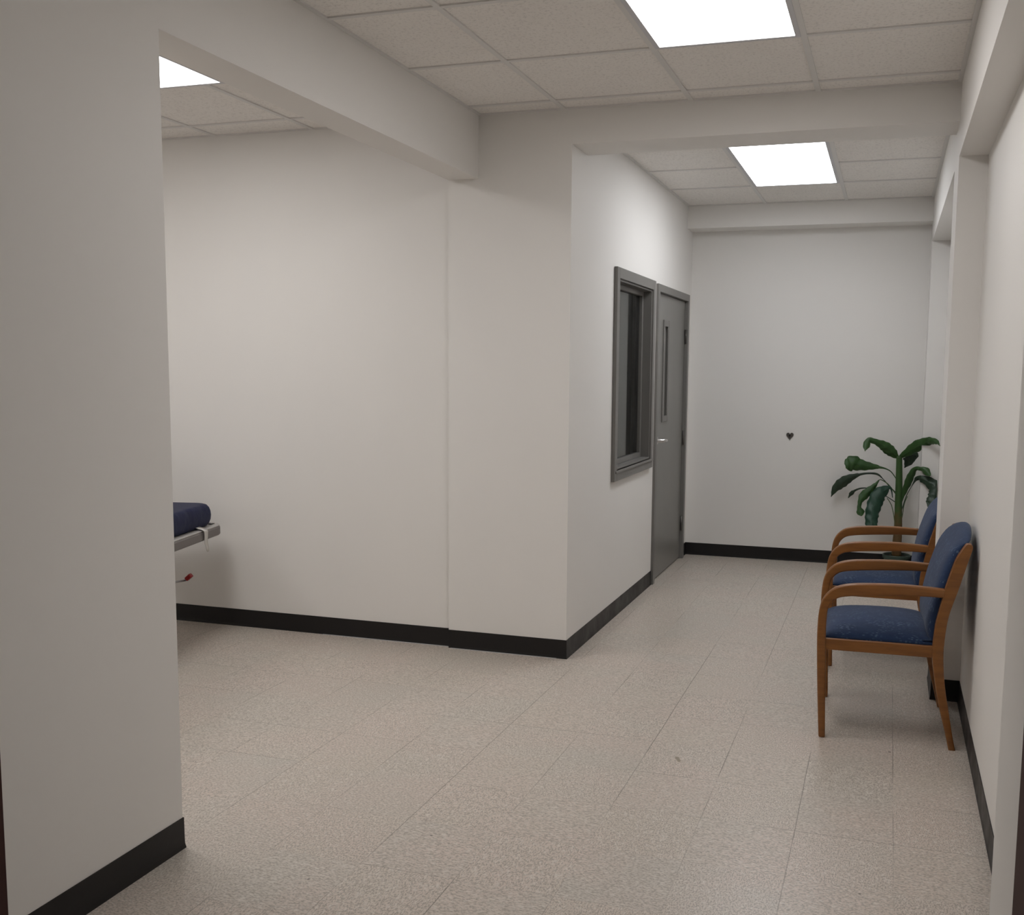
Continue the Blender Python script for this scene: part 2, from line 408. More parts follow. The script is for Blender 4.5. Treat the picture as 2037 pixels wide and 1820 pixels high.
ceiling('ceiling_lobby', -2.88, 1.4, -3.08, YO-0.13, ZC, [-2.4+0.6*k for k in range(0, 6)], [-2.6+0.69*k for k in range(0, 7)], [(-0.6, 0.0, -1.22, 0.16)])

# ---- lay-in light panels
def panel(x0, x1, y0, y1, z, em, label, group=None):
    t = empty('ceiling_light', ((x0+x1)/2, (y0+y1)/2, z))
    w, l = (x1-x0)/2, (y1-y0)/2
    bm = bmesh.new(); r = 0.020
    box(bm, -w, w, -l, -l+r, -0.004, 0.02); box(bm, -w, w, l-r, l, -0.004, 0.02)
    box(bm, -w, -w+r, -l+r, l-r, -0.004, 0.02); box(bm, w-r, w, -l+r, l-r, -0.004, 0.02)
    box(bm, -w, w, -l, l, 0.021, 0.045)
    link('frame', bm, M_RIM, t)
    bm = boxes((-w+r, w-r, -l+r, l-r, -0.002, 0.006)); link('diffuser', bm, em, t)
    return tag(t, label, 'ceiling light')
panel(-0.937, -0.379, 4.247-2*RP, 4.254, ZC, M_EMIT, 'large bright white light panel in the near ceiling, cut by the top edge')
panel(-0.937, -0.377, 7.4287-2*0.6956, 7.4287, ZC2, M_EMIT2, 'bright white light panel in the corridor ceiling past the header')
panel(-3.566, -2.862, 4.183-2*0.6966, 4.190, ZL, M_EMIT3, 'white light panel in the side room ceiling, seen as a triangle over the header')
panel(-5.378, -4.794, 4.183-2*0.6966, 4.183, ZL, M_EMIT5, 'white light panel deeper in the side room, hidden behind the left wall')
panel(-0.59, -0.01, -1.22, 0.16, ZC, M_EMIT4, 'added white light panel in the unseen lobby ceiling behind the camera')  # unseen lamp, added to light the near walls from behind the camera

# ---- black vinyl cove base
def cove(name, pts, label=None):
    """pts run so that the room lies to the LEFT of the path"""
    prof = [(0, HB), (0.003, HB), (0.0035, 0.03), (0.004, 0.014), (0.0055, 0.006), (0.0065, 0.0015), (0.0065, 0), (0, 0)]
    P = [Vector((x, y)) for x, y in pts]; rings = []
    for i, p in enumerate(P):
        d0 = (P[i]-P[i-1]).normalized() if i else (P[1]-P[0]).normalized()
        d1 = (P[i+1]-P[i]).normalized() if i < len(P)-1 else d0
        n0, n1 = Vector((-d0.y, d0.x)), Vector((-d1.y, d1.x))
        m = (n0+n1); m = m/ (1+n0.dot(n1))
        rings.append([(p.x+m.x*d, p.y+m.y*d, z) for d, z in prof])
    bm = bmesh.new(); loft(bm, rings)
    return tag(link(name, bm, M_BASE), label, 'baseboard' if label else None, kind='structure')
cove('baseboard_left', [(XLB, YA), (XL, YA), (XL, 1.952)], 'black cove base of the stub wall at lower left')
cove('baseboard_back', [(-6.28, YC), (XLB-0.001, YC)][::-1], 'long black cove base of the side room wall')
cove('baseboard_middle', [(XLB, YB), (XC, YB), (XC, 7.115)][::-1], 'black cove base wrapping the corridor corner up to the door frame')
cove('baseboard_far', [(XC, 8.268), (XC, YE), (XR, YE), (XR, 8.135), (XW, 8.135)][::-1], 'black cove base along the corridor end')
cove('baseboard_right', [(XW, 2.222), (XW, 5.022), (XR, 5.022), (XR, 5.375), (XW, 5.375), (XW, 8.135)], 'black cove base of the right wall')
cove('baseboard_front', [(XR, 1.885), (XR, 2.222), (XW, 2.222)], None)

# thin pale strip along the foot of the pier's and the side wall's cove base
M_PALE = mat('pale_strip', (0.55, 0.56, 0.57), 0.35)
struct('trim_3', boxes((XLB+0.012, XC-0.05, YB-0.0125, YB-0.008, 0.0, 0.0022)), M_PALE, 'thin pale line under the black base of the pier', 'sealant')
struct('trim_4', boxes((-2.95, XLB-0.012, YC-0.0125, YC-0.008, 0.0, 0.0020)), M_PALE, 'thin pale line under the black base of the side room wall', 'sealant')

# ---- brown door frame the camera looks through
struct('trim_1', boxes((XR-0.002, XR+0.05, 1.70, 1.876, 0, 2.26)), M_BROWN, 'dark brown door frame sliver at lower right edge', 'door frame', bevel=0.002)
struct('trim_2', boxes((XL-0.05, XL+0.001, 1.74, 1.950, 0, 2.26)), M_BROWN, 'dark brown door frame sliver at lower left edge', 'door frame', bevel=0.002)

# ---- window_1
w1 = empty('window_1', (XC, 6.48, 0.83)); tag(w1, 'narrow dark window in a grey metal frame beside the door', 'window', kind='structure')
def ring(bm, x0, x1, y0, y1, z0, z1, wl, wr, wt, wb):
    box(bm, x0, x1, y0, y0+wl, z0, z1); box(bm, x0, x1, y1-wr, y1, z0, z1)
    box(bm, x0, x1, y0+wl, y1-wr, z1-wt, z1); box(bm, x0, x1, y0+wl, y1-wr, z0, z0+wb)
def local(bm, t):
    bmesh.ops.translate(bm, verts=bm.verts, vec=-Vector(t.location)); return bm
bm = bmesh.new(); ring(bm, XC+0.001, XC+0.022, 5.959, 7.003, 0.831, 2.069, 0.062, 0.062, 0.062, 0.062)
link('window_frame', local(bm, w1), M_GREY, w1, bevel=0.0025)
bm = bmesh.new(); ring(bm, XC-0.10, XC+0.010, 6.0215, 6.9405, 0.8935, 2.0065, 0.012, 0.012, 0.012, 0.012)
ring(bm, XC-0.085, XC-0.045, 6.034, 6.928, 0.906, 1.994, 0.035, 0.03, 0.03, 0.03)
link('stop', local(bm, w1), M_GREY, w1, bevel=0.002)
bm = boxes((XC-0.078, XC-0.058, 6.069, 6.185, 0.936, 1.964)); link('stile', local(bm, w1), M_GREY, w1, bevel=0.002)
bm = boxes((XC-0.071, XC-0.065, 6.185, 6.898, 0.936, 1.964)); link('pane', local(bm, w1), M_GLASS, w1)
bm = boxes((XC, XC+0.030, 5.975, 6.987, 0.878, 0.893)); link('window_sill', local(bm, w1), M_GREY, w1, bevel=0.003)

# ---- door_1
d1 = empty('door_1', (XC, 7.69, 0)); tag(d1, 'grey steel door with a slim vision window and lever handle', 'door', kind='structure')
bm = bmesh.new()
box(bm, XC-0.12, XC+0.018, 7.1115, 7.165, 0, 2.063); box(bm, XC-0.12, XC+0.018, 8.215, 8.2705, 0, 2.063); box(bm, XC-0.12, XC+0.018, 7.165, 8.215, 2.012, 2.063)
link('door_frame', local(bm, d1), M_GREY, d1, bevel=0.002)
dp = boxes((XC-0.055, XC-0.010, 7.168, 7.445, 0.008, 2.008), (XC-0.055, XC-0.010, 7.565, 8.212, 0.008, 2.008),
           (XC-0.055, XC-0.010, 7.445, 7.565, 0.008, 1.155), (XC-0.055, XC-0.010, 7.445, 7.565, 1.795, 2.008))
door_panel = link('door_panel', local(dp, d1), M_DOOR, d1)
bm = bmesh.new(); ring(bm, XC-0.012, XC+0.0, 7.405, 7.605, 1.115, 1.835, 0.045, 0.045, 0.045, 0.045)
link('vision_frame', local(bm, d1), M_GREY, door_panel, bevel=0.003)
bm = boxes((XC-0.036, XC-0.030, 7.446, 7.564, 1.156, 1.794)); link('vision_pane', local(bm, d1), M_GLASS, door_panel)
bm = bmesh.new()
rings = [[(XC-0.010+x, 7.234+r*math.cos(2*PI*k/24), 0.995+r*math.sin(2*PI*k/24)) for k in range(24)] for x, r in ((0, 0.034), (0.008, 0.034), (0.012, 0.029), (0.012, 0.013), (0.058, 0.012), (0.062, 0.010))]
loft(bm, rings); tube(bm, [(XC+0.044, 7.228, 0.997), (XC+0.050, 7.27, 0.997), (XC+0.049, 7.33, 0.992), (XC+0.040, 7.375, 0.987)], [0.011, 0.0105, 0.0095, 0.008], 12)
h = link('door_handle', local(bm, d1), M_STEEL, door_panel, smooth=True)
for z in (0.28, 0.96, 1.74):
    bm = bmesh.new(); tube(bm, [(XC+0.003, 8.209, z-0.055), (XC+0.003, 8.209, z+0.055)], 0.0075, 10)
    link('hinge', local(bm, d1), M_DARKSTEEL, d1, smooth=True)

# ================================================================== THINGS
# ---- heart shaped plate on the end wall
def heart_outline(s, n=40):
    out = []
    for k in range(n):
        t = 2*PI*k/n
        x = 16*math.sin(t)**3; z = 13*math.cos(t)-5*math.cos(2*t)-2*math.cos(3*t)-math.cos(4*t)
        out.append((x*s/16, z*s/16*1.12))
    return out
hp = empty('heart_plate', (-0.727, YE, 0.985))
bm = bmesh.new()
loft(bm, [[(x*k, -d, z*k) for x, z in heart_outline(0.028)] for d, k in ((0, 1), (0.006, 1), (0.010, 0.86))])
link('plate', bm, M_DARKSTEEL, hp)
bm = bmesh.new(); tube(bm, [(-0.001, -0.010, 0.003), (-0.001, -0.017, 0.003)], 0.0075, 14); link('center_bolt', bm, M_BLACK, hp)
tag(hp, 'tiny dark heart shaped metal plate fixed on the corridor end wall', 'wall plate')

# ---- waiting chair; local frame: x from front foot to back, y across (near side frame at 0)
def pr(x, z):
    return ((x+0.221)*(1+0.009*(x+0.22)), 1.4835-(1.4835-z)*(1+0.009*(x+0.22)))
def side_outline(outer, inner, n=4):
    a = catmull([pr(*p) for p in outer], n); b = catmull([pr(*p) for p in inner], n)
    return a, b
def strip(bm, a, b, y0, y1, cap0=True, cap1=True):
    """prism between two matched polylines a and b in xz, from y0 to y1"""
    m = min(len(a), len(b))
    rings = [[(a[i][0], y0, a[i][1]), (a[i][0], y1, a[i][1]), (b[i][0], y1, b[i][1]), (b[i][0], y0, b[i][1])] for i in range(m)]
    R = loft(bm, rings, False)
    if cap0: bm.faces.new(R[0][::-1])
    if cap1: bm.faces.new(R[-1])
LEGARM_O = [(-0.219, 0.0), (-0.231, 0.20), (-0.239, 0.38), (-0.240, 0.455), (-0.237, 0.515), (-0.228, 0.560), (-0.207, 0.597), (-0.170, 0.626), (-0.110, 0.642), (-0.019, 0.649), (0.075, 0.652), (0.155, 0.650), (0.236, 0.646)]
LEGARM_I = [(-0.193, 0.0), (-0.199, 0.18), (-0.204, 0.37), (-0.206, 0.440), (-0.205, 0.495), (-0.201, 0.535), (-0.188, 0.561), (-0.160, 0.583), (-0.105, 0.594), (-0.019, 0.602), (0.075, 0.608), (0.155, 0.612), (0.244, 0.612)]
POST_F = [(0.2785, 0.0), (0.262, 0.07), (0.243, 0.141), (0.222, 0.230), (0.205, 0.330), (0.199, 0.385), (0.201, 0.430), (0.206, 0.500), (0.217, 0.560), (0.235, 0.648), (0.252, 0.712), (0.270, 0.770), (0.298, 0.820), (0.307, 0.829)]
POST_R = [(0.304, 0.0), (0.288, 0.07), (0.271, 0.160), (0.253, 0.255), (0.243, 0.345), (0.241, 0.400), (0.242, 0.450), (0.248, 0.515), (0.259, 0.570), (0.284, 0.656), (0.303, 0.730), (0.318, 0.785), (0.325, 0.815), (0.321, 0.828)]
CW = 0.600   # overall width
def make_chair():
    t = empty('waiting_chair', (0, 0, 0))
    def frame_side(y0, y1):
        a, b = side_outline(LEGARM_O, LEGARM_I)
        # split the bent piece into leg (below the rail) and armrest (above)
        k = next(i for i, p in enumerate(a) if p[1] > 0.400)
        bm = bmesh.new(); strip(bm, a[:k+1], b[:k+1], y0, y1, True, False); link('leg', bm, M_WOOD, t, bevel=0.006, seg=3, smooth=True)
        bm = bmesh.new(); strip(bm, a[k:], b[k:], y0, y1, False, True); link('armrest', bm, M_WOOD, t, bevel=0.007, seg=4, smooth=True)
        a, b = side_outline(POST_F, POST_R)
        k = next(i for i, p in enumerate(a) if p[1] > 0.400)
        bm = bmesh.new(); strip(bm, a[:k+1], b[:k+1], y0, y1, True, False); link('leg', bm, M_WOOD, t, bevel=0.006, seg=3, smooth=True)
        bm = bmesh.new(); strip(bm, a[k:], b[k:], y0, y1, False, True); link('back_post', bm, M_WOOD, t, bevel=0.008, seg=4, smooth=True)
    frame_side(0, 0.038); frame_side(CW-0.038, CW)
    # seat frame: four rails
    bm = bmesh.new()
    x0, x1 = pr(-0.205, 0.4)[0], pr(0.205, 0.4)[0]
    z0, z1 = 0.366, 0.411
    box(bm, x0-0.004, x1+0.004, 0.008, 0.030, z0, z1); box(bm, x0-0.004, x1+0.004, CW-0.030, CW-0.008, z0, z1)
    box(bm, x0-0.022, x0+0.000, 0.030, CW-0.030, z0, z1); box(bm, x1-0.004, x1+0.020, 0.030, CW-0.030, z0, z1)
    link('seat_frame', bm, M_WOOD, t, bevel=0.002)
    # seat cushion: domed
    bm = bmesh.new()
    sx0, sx1, sy0, sy1 = x0-0.004, x1+0.012, 0.040, CW-0.040
    nx, ny = 22, 26; top = []
    def dome(u, v):
        e = (1-abs(2*u-1)**5.0)**0.5*(1-abs(2*v-1)**5.0)**0.5
        return e
    G = []
    for i in range(nx+1):
        row = []
        for j in range(ny+1):
            u = 0.5-0.5*math.cos(PI*i/nx); v = 0.5-0.5*math.cos(PI*j/ny)
            e = dome(u, v)
            z = 0.412 + 0.040*e + 0.026*math.sin(PI*v)*math.sin(PI*(0.15+0.8*(1-u)))*e
            row.append(bm.verts.new((sx0+(sx1-sx0)*u, sy0+(sy1-sy0)*v, z)))
        G.append(row)
    for i in range(nx):
        for j in range(ny): bm.faces.new((G[i][j], G[i+1][j], G[i+1][j+1], G[i][j+1]))
    rim = [G[i][0] for i in range(nx+1)] + [G[nx][j] for j in range(1, ny+1)] + [G[i][ny] for i in range(nx-1, -1, -1)] + [G[0][j] for j in range(ny-1, 0, -1)]
    low = [bm.verts.new((v.co.x, v.co.y, 0.404)) for v in rim]
    for k in range(len(rim)):
        bm.faces.new((rim[k], rim[(k+1) % len(rim)], low[(k+1) % len(rim)], low[k]))
    bm.faces.new(low)
    link('seat', bm, M_FABRIC, t, smooth=True)
    # upholstered back: follows the posts, curved in plan, arched at the top
    f = catmull([pr(*p) for p in POST_F[6:]], 3)
    def line_at(z):
        for (xa_, za), (xb_, zb) in zip(f, f[1:]):
            if za <= z <= zb: return xa_+(xb_-xa_)*(z-za)/(zb-za)
        (xa_, za), (xb_, zb) = f[-4], f[-1]
        return xb_+(xb_-xa_)/(zb-za)*(z-zb)*0.35
    ny, nz = 22, 18
    fr, bk = [], []
    bm = bmesh.new()
    for j in range(ny+1):
        v = 0.5-0.5*math.cos(PI*j/ny); y = 0.040 + (CW-0.080)*v
        arch = 0.822 + 0.044*(1-abs(2*v-1)**2.2)
        r1, r2 = [], []
        for k in range(nz+1):
            s = 0.5-0.5*math.cos(PI*k/nz)
            z = 0.425 + (arch-0.425)*s
            e = (1-abs(2*v-1)**8)**0.5*(1-abs(2*s-1)**10)**0.5
            cx = line_at(z) + 0.002 + 0.010*math.sin(PI*v)
            th = 0.006 + 0.028*e
            pad = 0.016*math.sin(PI*min(1, s*1.1))*math.sin(PI*v)
            r1.append(bm.verts.new((cx-th-pad, y, z))); r2.append(bm.verts.new((cx+th*0.55, y, z)))
        fr.append(r1); bk.append(r2)
    for j in range(ny):
        for k in range(nz):
            bm.faces.new((fr[j][k], fr[j+1][k], fr[j+1][k+1], fr[j][k+1])); bm.faces.new((bk[j][k], bk[j][k+1], bk[j+1][k+1], bk[j+1][k]))
    for j in range(ny):
        bm.faces.new((fr[j][0], bk[j][0], bk[j+1][0], fr[j+1][0])); bm.faces.new((fr[j][nz], fr[j+1][nz], bk[j+1][nz], bk[j][nz]))
    for k in range(nz):
        bm.faces.new((fr[0][k], fr[0][k+1], bk[0][k+1], bk[0][k])); bm.faces.new((fr[ny][k], bk[ny][k], bk[ny][k+1], fr[ny][k+1]))
    link('backrest', bm, M_FABRIC, t, smooth=True)
    return t
chair = make_chair()
chair.location = (-0.219, 4.325, 0); chair.rotation_euler = (0, 0, math.radians(2))
tag(chair, 'nearest wooden armchair with blue patterned seat, standing fully in view against the right wall', 'chair', 'waiting chairs along the right wall')
c2 = copy_tree(chair)
c2.location = (-0.248, 5.425, 0); c2.rotation_euler = (0, 0, math.radians(0.5))
tag(c2, 'farther wooden armchair with blue seat, half hidden behind the nearer one and the pilaster', 'chair', 'waiting chairs along the right wall')

# ---- potted plant
LEAVES = {
    'L1': [(0.079, 8.27, 0.848, 0.0128), (0.049, 8.246, 0.879, 0.0468), (0.014, 8.221, 0.911, 0.0594), (-0.029, 8.197, 0.944, 0.0507), (-0.08, 8.173, 0.97, 0.0316), (-0.13, 8.149, 0.983, 0.0315), (-0.147, 8.124, 0.949, 0.0377), (-0.158, 8.1, 0.905, 0.0033)],
    'L2': [(0.083, 8.27, 0.852, 0.0171), (0.139, 8.217, 0.895, 0.0465), (0.197, 8.163, 0.942, 0.0633), (0.255, 8.11, 0.98, 0.0502), (0.293, 8.057, 0.995, 0.0374), (0.33, 8.003, 0.993, 0.0227), (0.353, 7.95, 0.968, 0.0033)],
    'L2b': [(0.112, 8.27, 0.866, 0.0171), (0.157, 8.285, 0.873, 0.0257), (0.195, 8.3, 0.876, 0.0343), (0.2, 8.315, 0.857, 0.03), (0.197, 8.33, 0.836, 0.0086)],
    'L2c': [(0.141, 8.25, 0.869, 0.0425), (0.158, 8.27, 0.846, 0.064), (0.148, 8.29, 0.813, 0.047), (0.125, 8.31, 0.775, 0.0043)],
    'L3': [(0.072, 8.27, 0.693, 0.006), (0.034, 8.251, 0.746, 0.0068), (-0.005, 8.232, 0.77, 0.0102), (-0.051, 8.214, 0.781, 0.0191), (-0.114, 8.195, 0.787, 0.0402), (-0.182, 8.176, 0.795, 0.0633), (-0.232, 8.157, 0.808, 0.0841), (-0.265, 8.139, 0.799, 0.0715), (-0.29, 8.12, 0.789, 0.0252)],
    'L4': [(0.074, 8.27, 0.591, 0.0043), (0.022, 8.279, 0.639, 0.0043), (-0.018, 8.288, 0.683, 0.0051), (-0.067, 8.297, 0.722, 0.0154), (-0.148, 8.306, 0.723, 0.0146), (-0.216, 8.314, 0.703, 0.024), (-0.275, 8.323, 0.673, 0.0482), (-0.326, 8.332, 0.634, 0.058), (-0.368, 8.341, 0.59, 0.0388), (-0.396, 8.35, 0.529, 0.0043)],
    'L5': [(0.073, 8.27, 0.519, 0.0034), (0.013, 8.277, 0.556, 0.0034), (-0.043, 8.285, 0.579, 0.0043), (-0.082, 8.293, 0.599, 0.0051), (-0.126, 8.3, 0.612, 0.0086), (-0.177, 8.307, 0.609, 0.0111), (-0.22, 8.315, 0.59, 0.0154), (-0.249, 8.322, 0.561, 0.0224), (-0.269, 8.33, 0.528, 0.0052)],
    'L6': [(-0.051, 8.22, 0.684, 0.0102), (-0.079, 8.209, 0.644, 0.0254), (-0.115, 8.197, 0.603, 0.0444), (-0.155, 8.186, 0.563, 0.0474), (-0.176, 8.174, 0.523, 0.0253), (-0.181, 8.163, 0.48, 0.0232), (-0.171, 8.151, 0.45, 0.0442), (-0.163, 8.14, 0.42, 0.0105)],
    'L7': [(0.051, 8.25, 0.556, 0.0051), (0.035, 8.221, 0.627, 0.017), (-0.002, 8.192, 0.615, 0.055), (-0.042, 8.164, 0.579, 0.0801), (-0.068, 8.135, 0.52, 0.0797), (-0.084, 8.106, 0.456, 0.0732), (-0.088, 8.078, 0.402, 0.0665), (-0.085, 8.049, 0.354, 0.0541), (-0.087, 8.02, 0.314, 0.0083)],
    'L8': [(0.115, 8.27, 0.512, 0.006), (0.132, 8.237, 0.601, 0.0254), (0.153, 8.204, 0.667, 0.0382), (0.171, 8.171, 0.728, 0.038), (0.196, 8.139, 0.782, 0.0252), (0.231, 8.106, 0.79, 0.0209), (0.267, 8.073, 0.78, 0.0395), (0.298, 8.04, 0.747, 0.0125)],
    'L9': [(0.122, 8.27, 0.468, 0.0043), (0.146, 8.229, 0.572, 0.0051), (0.182, 8.188, 0.657, 0.0059), (0.212, 8.147, 0.71, 0.0252), (0.251, 8.106, 0.716, 0.0397), (0.307, 8.064, 0.692, 0.0624), (0.34, 8.023, 0.655, 0.0746), (0.345, 7.982, 0.6, 0.0824), (0.33, 7.941, 0.553, 0.0779), (0.31, 7.9, 0.519, 0.0204)],
    'P1': [(0.077, 8.27, 0.35, 0.0051), (0.065, 8.253, 0.423, 0.0043), (0.045, 8.237, 0.5, 0.0038), (0.013, 8.22, 0.553, 0.0034)],
    'P2': [(0.118, 8.27, 0.357, 0.0051), (0.128, 8.287, 0.431, 0.0043), (0.137, 8.303, 0.51, 0.0039), (0.156, 8.32, 0.562, 0.0034)],
}
pl = empty('potted_plant', (0.097, 8.27, 0))
tag(pl, 'potted banana plant with broad drooping green leaves in the far right corner', 'plant')
def loc(bm): return local(bm, pl)
PX, PY = 0.097, 8.27
bm = bmesh.new(); lathe(bm, [(0.0, 0.0), (0.074, 0.0), (0.076, 0.006), (0.090, 0.098), (0.099, 0.100), (0.101, 0.110), (0.101, 0.124), (0.098, 0.128), (0.093, 0.126), (0.091, 0.108), (0.0, 0.106)], 40, (PX, PY, 0))
link('pot', loc(bm), M_POT, pl, smooth=True, bevel=0.001)
bm = bmesh.new(); lathe(bm, [(0.0, 0.107), (0.089, 0.107), (0.087, 0.112), (0.05, 0.116), (0.0, 0.118)], 32, (PX, PY, 0)); link('soil', loc(bm), M_SOIL, pl, smooth=True)
bm = bmesh.new()
tube(bm, catmull([(PX, PY, 0.113), (PX, PY, 0.20), (0.099, PY, 0.27), (0.100, PY, 0.334), (0.096, PY, 0.467), (0.092, PY, 0.645), (0.088, PY, 0.777), (0.084, PY, 0.866)], 4),
     [0.035*1.0 if i < 4 else 0.034 - 0.013*(i-4)/24 for i in range(29)], 18)
link('trunk', loc(bm), M_TRUNK, pl, smooth=True)
def leaf(name, pts, m, fold=0.22, petiole=0):
    P = catmull(pts, 6); n = len(P)
    bm = bmesh.new(); rows = []
    for i, (x, y, z, w) in enumerate(P):
        a, b = Vector(P[max(i-1, 0)][:3]), Vector(P[min(i+1, n-1)][:3])
        tdir = (b-a).normalized()
        c = tdir.cross(Vector((0.12, -1, 0.0))).normalized()
        nrm = c.cross(tdir).normalized()
        if nrm.y > 0: nrm = -nrm
        w = max(w*(1.35 if w > 0.02 else 1), 0.003); rp = 0.06*math.sin(i*1.35)*(1 if w > 0.02 else 0)
        row = []
        for s in (-1, -0.66, -0.33, 0, 0.33, 0.66, 1):
            off = c*(s*w/2*(1+rp*s)) - nrm*(fold*w*abs(s)**1.4) + nrm*(0.05*w*math.sin(i*0.9+s*2.2))
            p = Vector((x, y, z)) + off
            p.x = min(p.x, XW-0.008 if p.y < 8.12 else XR-0.004); p.y = min(p.y, YE-0.012)
            row.append(p)
        rows.append((row, nrm))
    F = [[bm.verts.new(p + nr*0.0012) for p in r] for r, nr in rows]
    B_ = [[bm.verts.new(p - nr*0.0012) for p in r] for r, nr in rows]
    for i in range(n-1):
        for j in range(6):
            bm.faces.new((F[i][j], F[i+1][j], F[i+1][j+1], F[i][j+1])); bm.faces.new((B_[i][j], B_[i][j+1], B_[i+1][j+1], B_[i+1][j]))
        bm.faces.new((F[i][0], B_[i][0], B_[i+1][0], F[i+1][0])); bm.faces.new((F[i][6], F[i+1][6], B_[i+1][6], B_[i][6]))
    for j in range(6):
        bm.faces.new((F[0][j], F[0][j+1], B_[0][j+1], B_[0][j])); bm.faces.new((F[-1][j], B_[-1][j], B_[-1][j+1], F[-1][j+1]))
    # midrib
    tube(bm, [Vector(p[:3]) for p in P], [0.0034*(1-0.7*i/n) for i in range(n)], 8)
    return link(name, loc(bm), m, pl, smooth=True)
MATS = dict(L1=M_LEAF, L2=M_LEAF, L2b=M_LEAFD, L2c=M_LEAFD, L3=M_LEAF, L4=M_LEAFD, L5=M_LEAFD, L6=M_LEAF, L7=M_LEAFT, L8=M_LEAF, L9=M_LEAFD)
for k, pts in LEAVES.items():
    if k in ('P1', 'P2'):
        bm = bmesh.new(); tube(bm, catmull([p[:3] for p in pts], 4), 0.0028, 8); link('stem', loc(bm), M_STEM, pl, smooth=True)
    else: leaf('leaf', pts, MATS[k])
# petiole joining the folded middle leaf to the trunk
bm = bmesh.new(); tube(bm, catmull([(0.080, 8.27, 0.57), (0.021, 8.25, 0.648), (-0.031, 8.23, 0.686), (-0.052, 8.22, 0.685)], 4), 0.0036, 8); link('stem', loc(bm), M_STEM, pl, smooth=True)

# ---- hospital stretcher; local frame: x = to the right long side (0), negative x across, y = towards wall (0) and -y to its head
st = empty('hospital_stretcher', (-3.515, 5.045, 0), math.radians(12.3))
tag(st, 'hospital stretcher with navy mattress, its foot end showing past the left wall', 'stretcher')
W, Lg = 0.66, 1.92
ZF0, ZF1 = 0.553, 0.602
def rrect_solid(x0, x1, y0, y1, z0, z1, r, n=6, bev=0.006):
    bm = bmesh.new(); rings = []
    for z, k in ((z0, bev), (z0+bev, 0), (z1-bev, 0), (z1, bev)):
        rings.append([(x, y, z) for x, y in rounded_poly(x1-x0-2*k, y1-y0-2*k, max(r-k, 0.001), n, (x0+x1)/2, (y0+y1)/2)])
    loft(bm, rings); return bm
link('deck', rrect_solid(-W, 0, -Lg, 0, ZF0, ZF1, 0.11, 8), M_RAIL, st, smooth=False)
# moulded top plate at the foot end with grip slots
bm = rrect_solid(-W+0.004, -0.004, -Lg+0.004, -0.004, ZF1, ZF1+0.008, 0.106, 8, 0.002)
top = link('deck_cover', bm, M_PLASTIC, st)
for xx, ll in ((-0.045, 0.05), (-0.045, 0.0)):
    pass
bm = boxes((-0.062, -0.044, -0.105, -0.060, ZF1+0.0081, ZF1+0.0105), (-0.086, -0.070, -0.095, -0.050, ZF1+0.0081, ZF1+0.0105)); link('grip_slot', bm, M_BLACK, top)
# mattress
def mattress():
    x0, x1, y0, y1, z0, z1 = -W+0.030, -0.028, -Lg+0.06, -0.085, ZF1+0.009, 0.732
    bm = bmesh.new(); rings = []
    n = 8; R = 0.034
    for i in range(n+1):
        a = PI*i/n - PI/2
        zz = (z0+z1)/2 + ((z1-z0)/2)*math.sin(a); k = R*(1-math.cos(a))
        rings.append([(x, y, zz) for x, y in rounded_poly(x1-x0-2*k*0.8, y1-y0-2*k*0.8, 0.07, 8, (x0+x1)/2, (y0+y1)/2)])
    loft(bm, rings); return bm
mt = link('mattress', mattress(), M_VINYL, st, smooth=True)
# hanging strap
bm = bmesh.new()
pts = catmull([(-0.040, -0.30, 0.625), (0.006, -0.305, 0.612), (0.010, -0.302, 0.585), (0.006, -0.296, 0.545), (0.010, -0.288, 0.512), (0.008, -0.281, 0.492)], 4)
rings = []
for i, p in enumerate(pts):
    w = 0.050 - 0.026*i/len(pts) if i < len(pts)-2 else 0.014
    rings.append([(p[0], p[1]-w/2, p[2]), (p[0]+0.003, p[1]-w/2, p[2]), (p[0]+0.003, p[1]+w/2, p[2]), (p[0], p[1]+w/2, p[2])])
loft(bm, rings); link('strap', bm, M_WEB, st, smooth=True)
# undercarriage
for sx in (-0.20, -W+0.12):
    for sy in (-0.50, -1.45):
        bm = bmesh.new(); tube(bm, [(sx, sy, ZF0-0.005), (sx, sy, 0.30)], 0.028, 14); link('column', bm, M_CHROME, st, smooth=True)
link('base', rrect_solid(-W+0.06, -0.16, -1.70, -0.40, 0.20, 0.30, 0.06, 6), M_PLASTIC, st)
for sx in (-0.20, -W+0.10):
    for sy in (-0.50, -1.60):
        bm = bmesh.new()
        rings = [[(sx+d, sy+r*math.cos(2*PI*k/24), 0.075+r*math.sin(2*PI*k/24)) for k in range(24)] for d, r in ((-0.016, 0.066), (-0.010, 0.075), (0.010, 0.075), (0.016, 0.066))]
        loft(bm, rings); wh = link('wheel', bm, M_RUBBER, st, smooth=False)
        bm = bmesh.new(); box(bm, sx-0.024, sx+0.024, sy-0.02, sy+0.02, 0.070, 0.10); box(bm, sx-0.026, sx-0.018, sy-0.018, sy+0.018, 0.07, 0.20); box(bm, sx+0.018, sx+0.026, sy-0.018, sy+0.018, 0.07, 0.20)
        box(bm, sx-0.026, sx+0.026, sy-0.018, sy+0.018, 0.155, 0.202); link('caster_fork', bm, M_CHROME, wh)
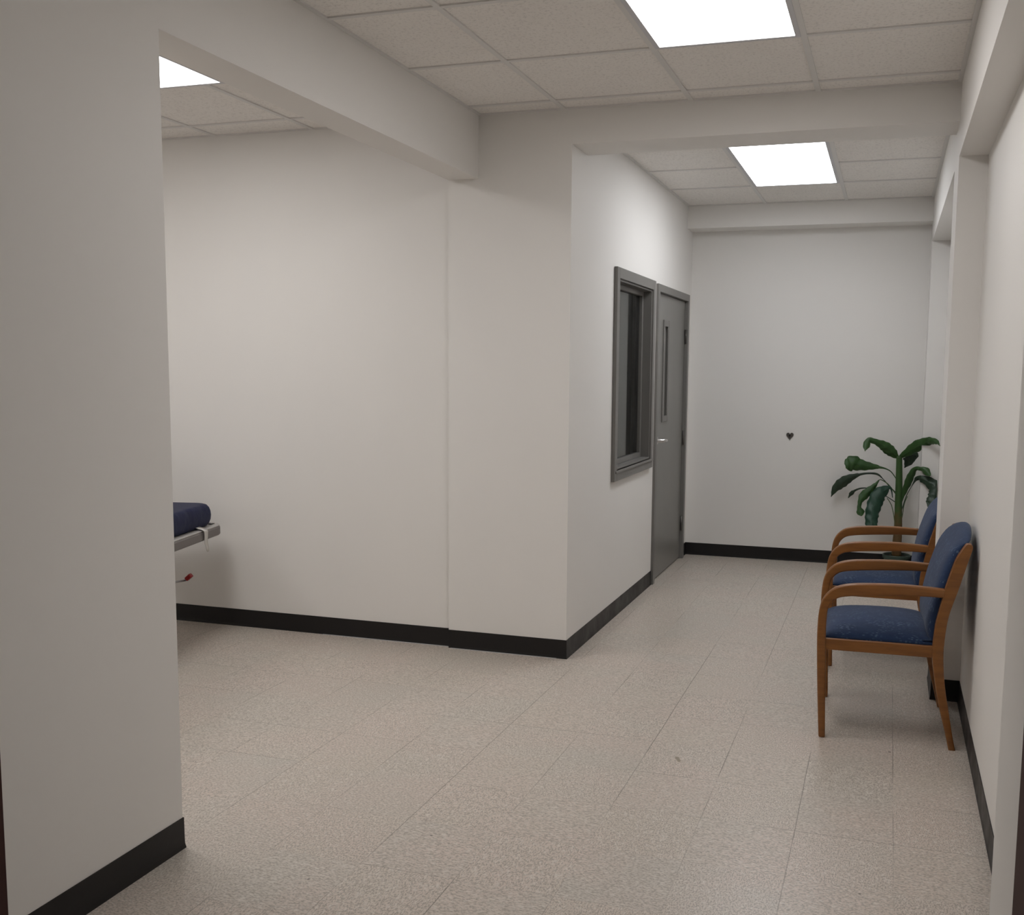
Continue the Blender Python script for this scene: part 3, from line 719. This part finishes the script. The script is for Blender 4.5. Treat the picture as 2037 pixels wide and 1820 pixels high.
# brake bar with red pedal
bm = bmesh.new(); tube(bm, [(-0.30, -0.44, 0.29), (-0.20, -0.36, 0.325), (-0.11, -0.30, 0.335)], 0.005, 10); link('pedal_bar', bm, M_CHROME, st, smooth=True)
pd = rrect_solid(-0.020, 0.020, -0.016, 0.016, -0.011, 0.011, 0.008, 4, 0.003)
bmesh.ops.rotate(pd, verts=pd.verts, cent=(0, 0, 0), matrix=Matrix.Rotation(math.radians(-42), 3, 'Y'))
bmesh.ops.translate(pd, verts=pd.verts, vec=(-0.095, -0.295, 0.352)); link('brake_pedal', pd, M_RED, st)
# push handle rising beyond the far corner
bm = bmesh.new(); tube(bm, catmull([(-W+0.06, -0.03, ZF1), (-W+0.06, -0.02, 0.95), (-W+0.10, -0.01, 1.06), (-W+0.24, -0.01, 1.075), (-W+0.29, -0.01, 1.075)], 5), 0.014, 12)
link('push_handle', bm, M_CHROME, st, smooth=True)

# ================================================================== CAMERA
f, cx, cy = 2103.8993, 1076.8562, 974.0808
yaw, pitch, roll, hcam = 0.3166, -0.1137, 0.0093, 1.4835
fw = Vector((-math.sin(yaw)*math.cos(pitch), math.cos(yaw)*math.cos(pitch), math.sin(pitch)))
r0 = Vector((math.cos(yaw), math.sin(yaw), 0)); u0 = r0.cross(fw)
rt = r0*math.cos(roll)+u0*math.sin(roll); up = u0*math.cos(roll)-r0*math.sin(roll)
cd = bpy.data.cameras.new('camera'); cam = bpy.data.objects.new('camera', cd); C.objects.link(cam)
M = Matrix((rt, up, -fw)).transposed().to_4x4(); M.translation = Vector((0, 0, hcam)); cam.matrix_world = M
cd.sensor_fit = 'HORIZONTAL'; cd.sensor_width = 36; cd.lens = f/2037*36
cd.shift_x = (1018.5-cx)/2037; cd.shift_y = (cy-910)/2037
cd.clip_start = 0.02
bpy.context.scene.camera = cam

# ================================================================== WORLD AND VIEW
w = bpy.data.worlds.new('world'); w.use_nodes = True
w.node_tree.nodes['Background'].inputs[0].default_value = (0.5, 0.5, 0.5, 1); w.node_tree.nodes['Background'].inputs[1].default_value = 0.05
bpy.context.scene.world = w
vs = bpy.context.scene.view_settings
vs.view_transform = 'Standard'; vs.look = 'None'; vs.exposure = 0.49; vs.gamma = 1; vs.use_curve_mapping = False
bpy.context.scene.cycles.max_bounces = 8
cy_ = bpy.context.scene.cycles
cy_.diffuse_bounces = 4; cy_.glossy_bounces = 3; cy_.transmission_bounces = 5
cy_.use_adaptive_sampling = True; cy_.adaptive_threshold = 0.06; cy_.adaptive_min_samples = 16; cy_.caustics_reflective = False; cy_.caustics_refractive = False; cy_.sample_clamp_indirect = 4.0
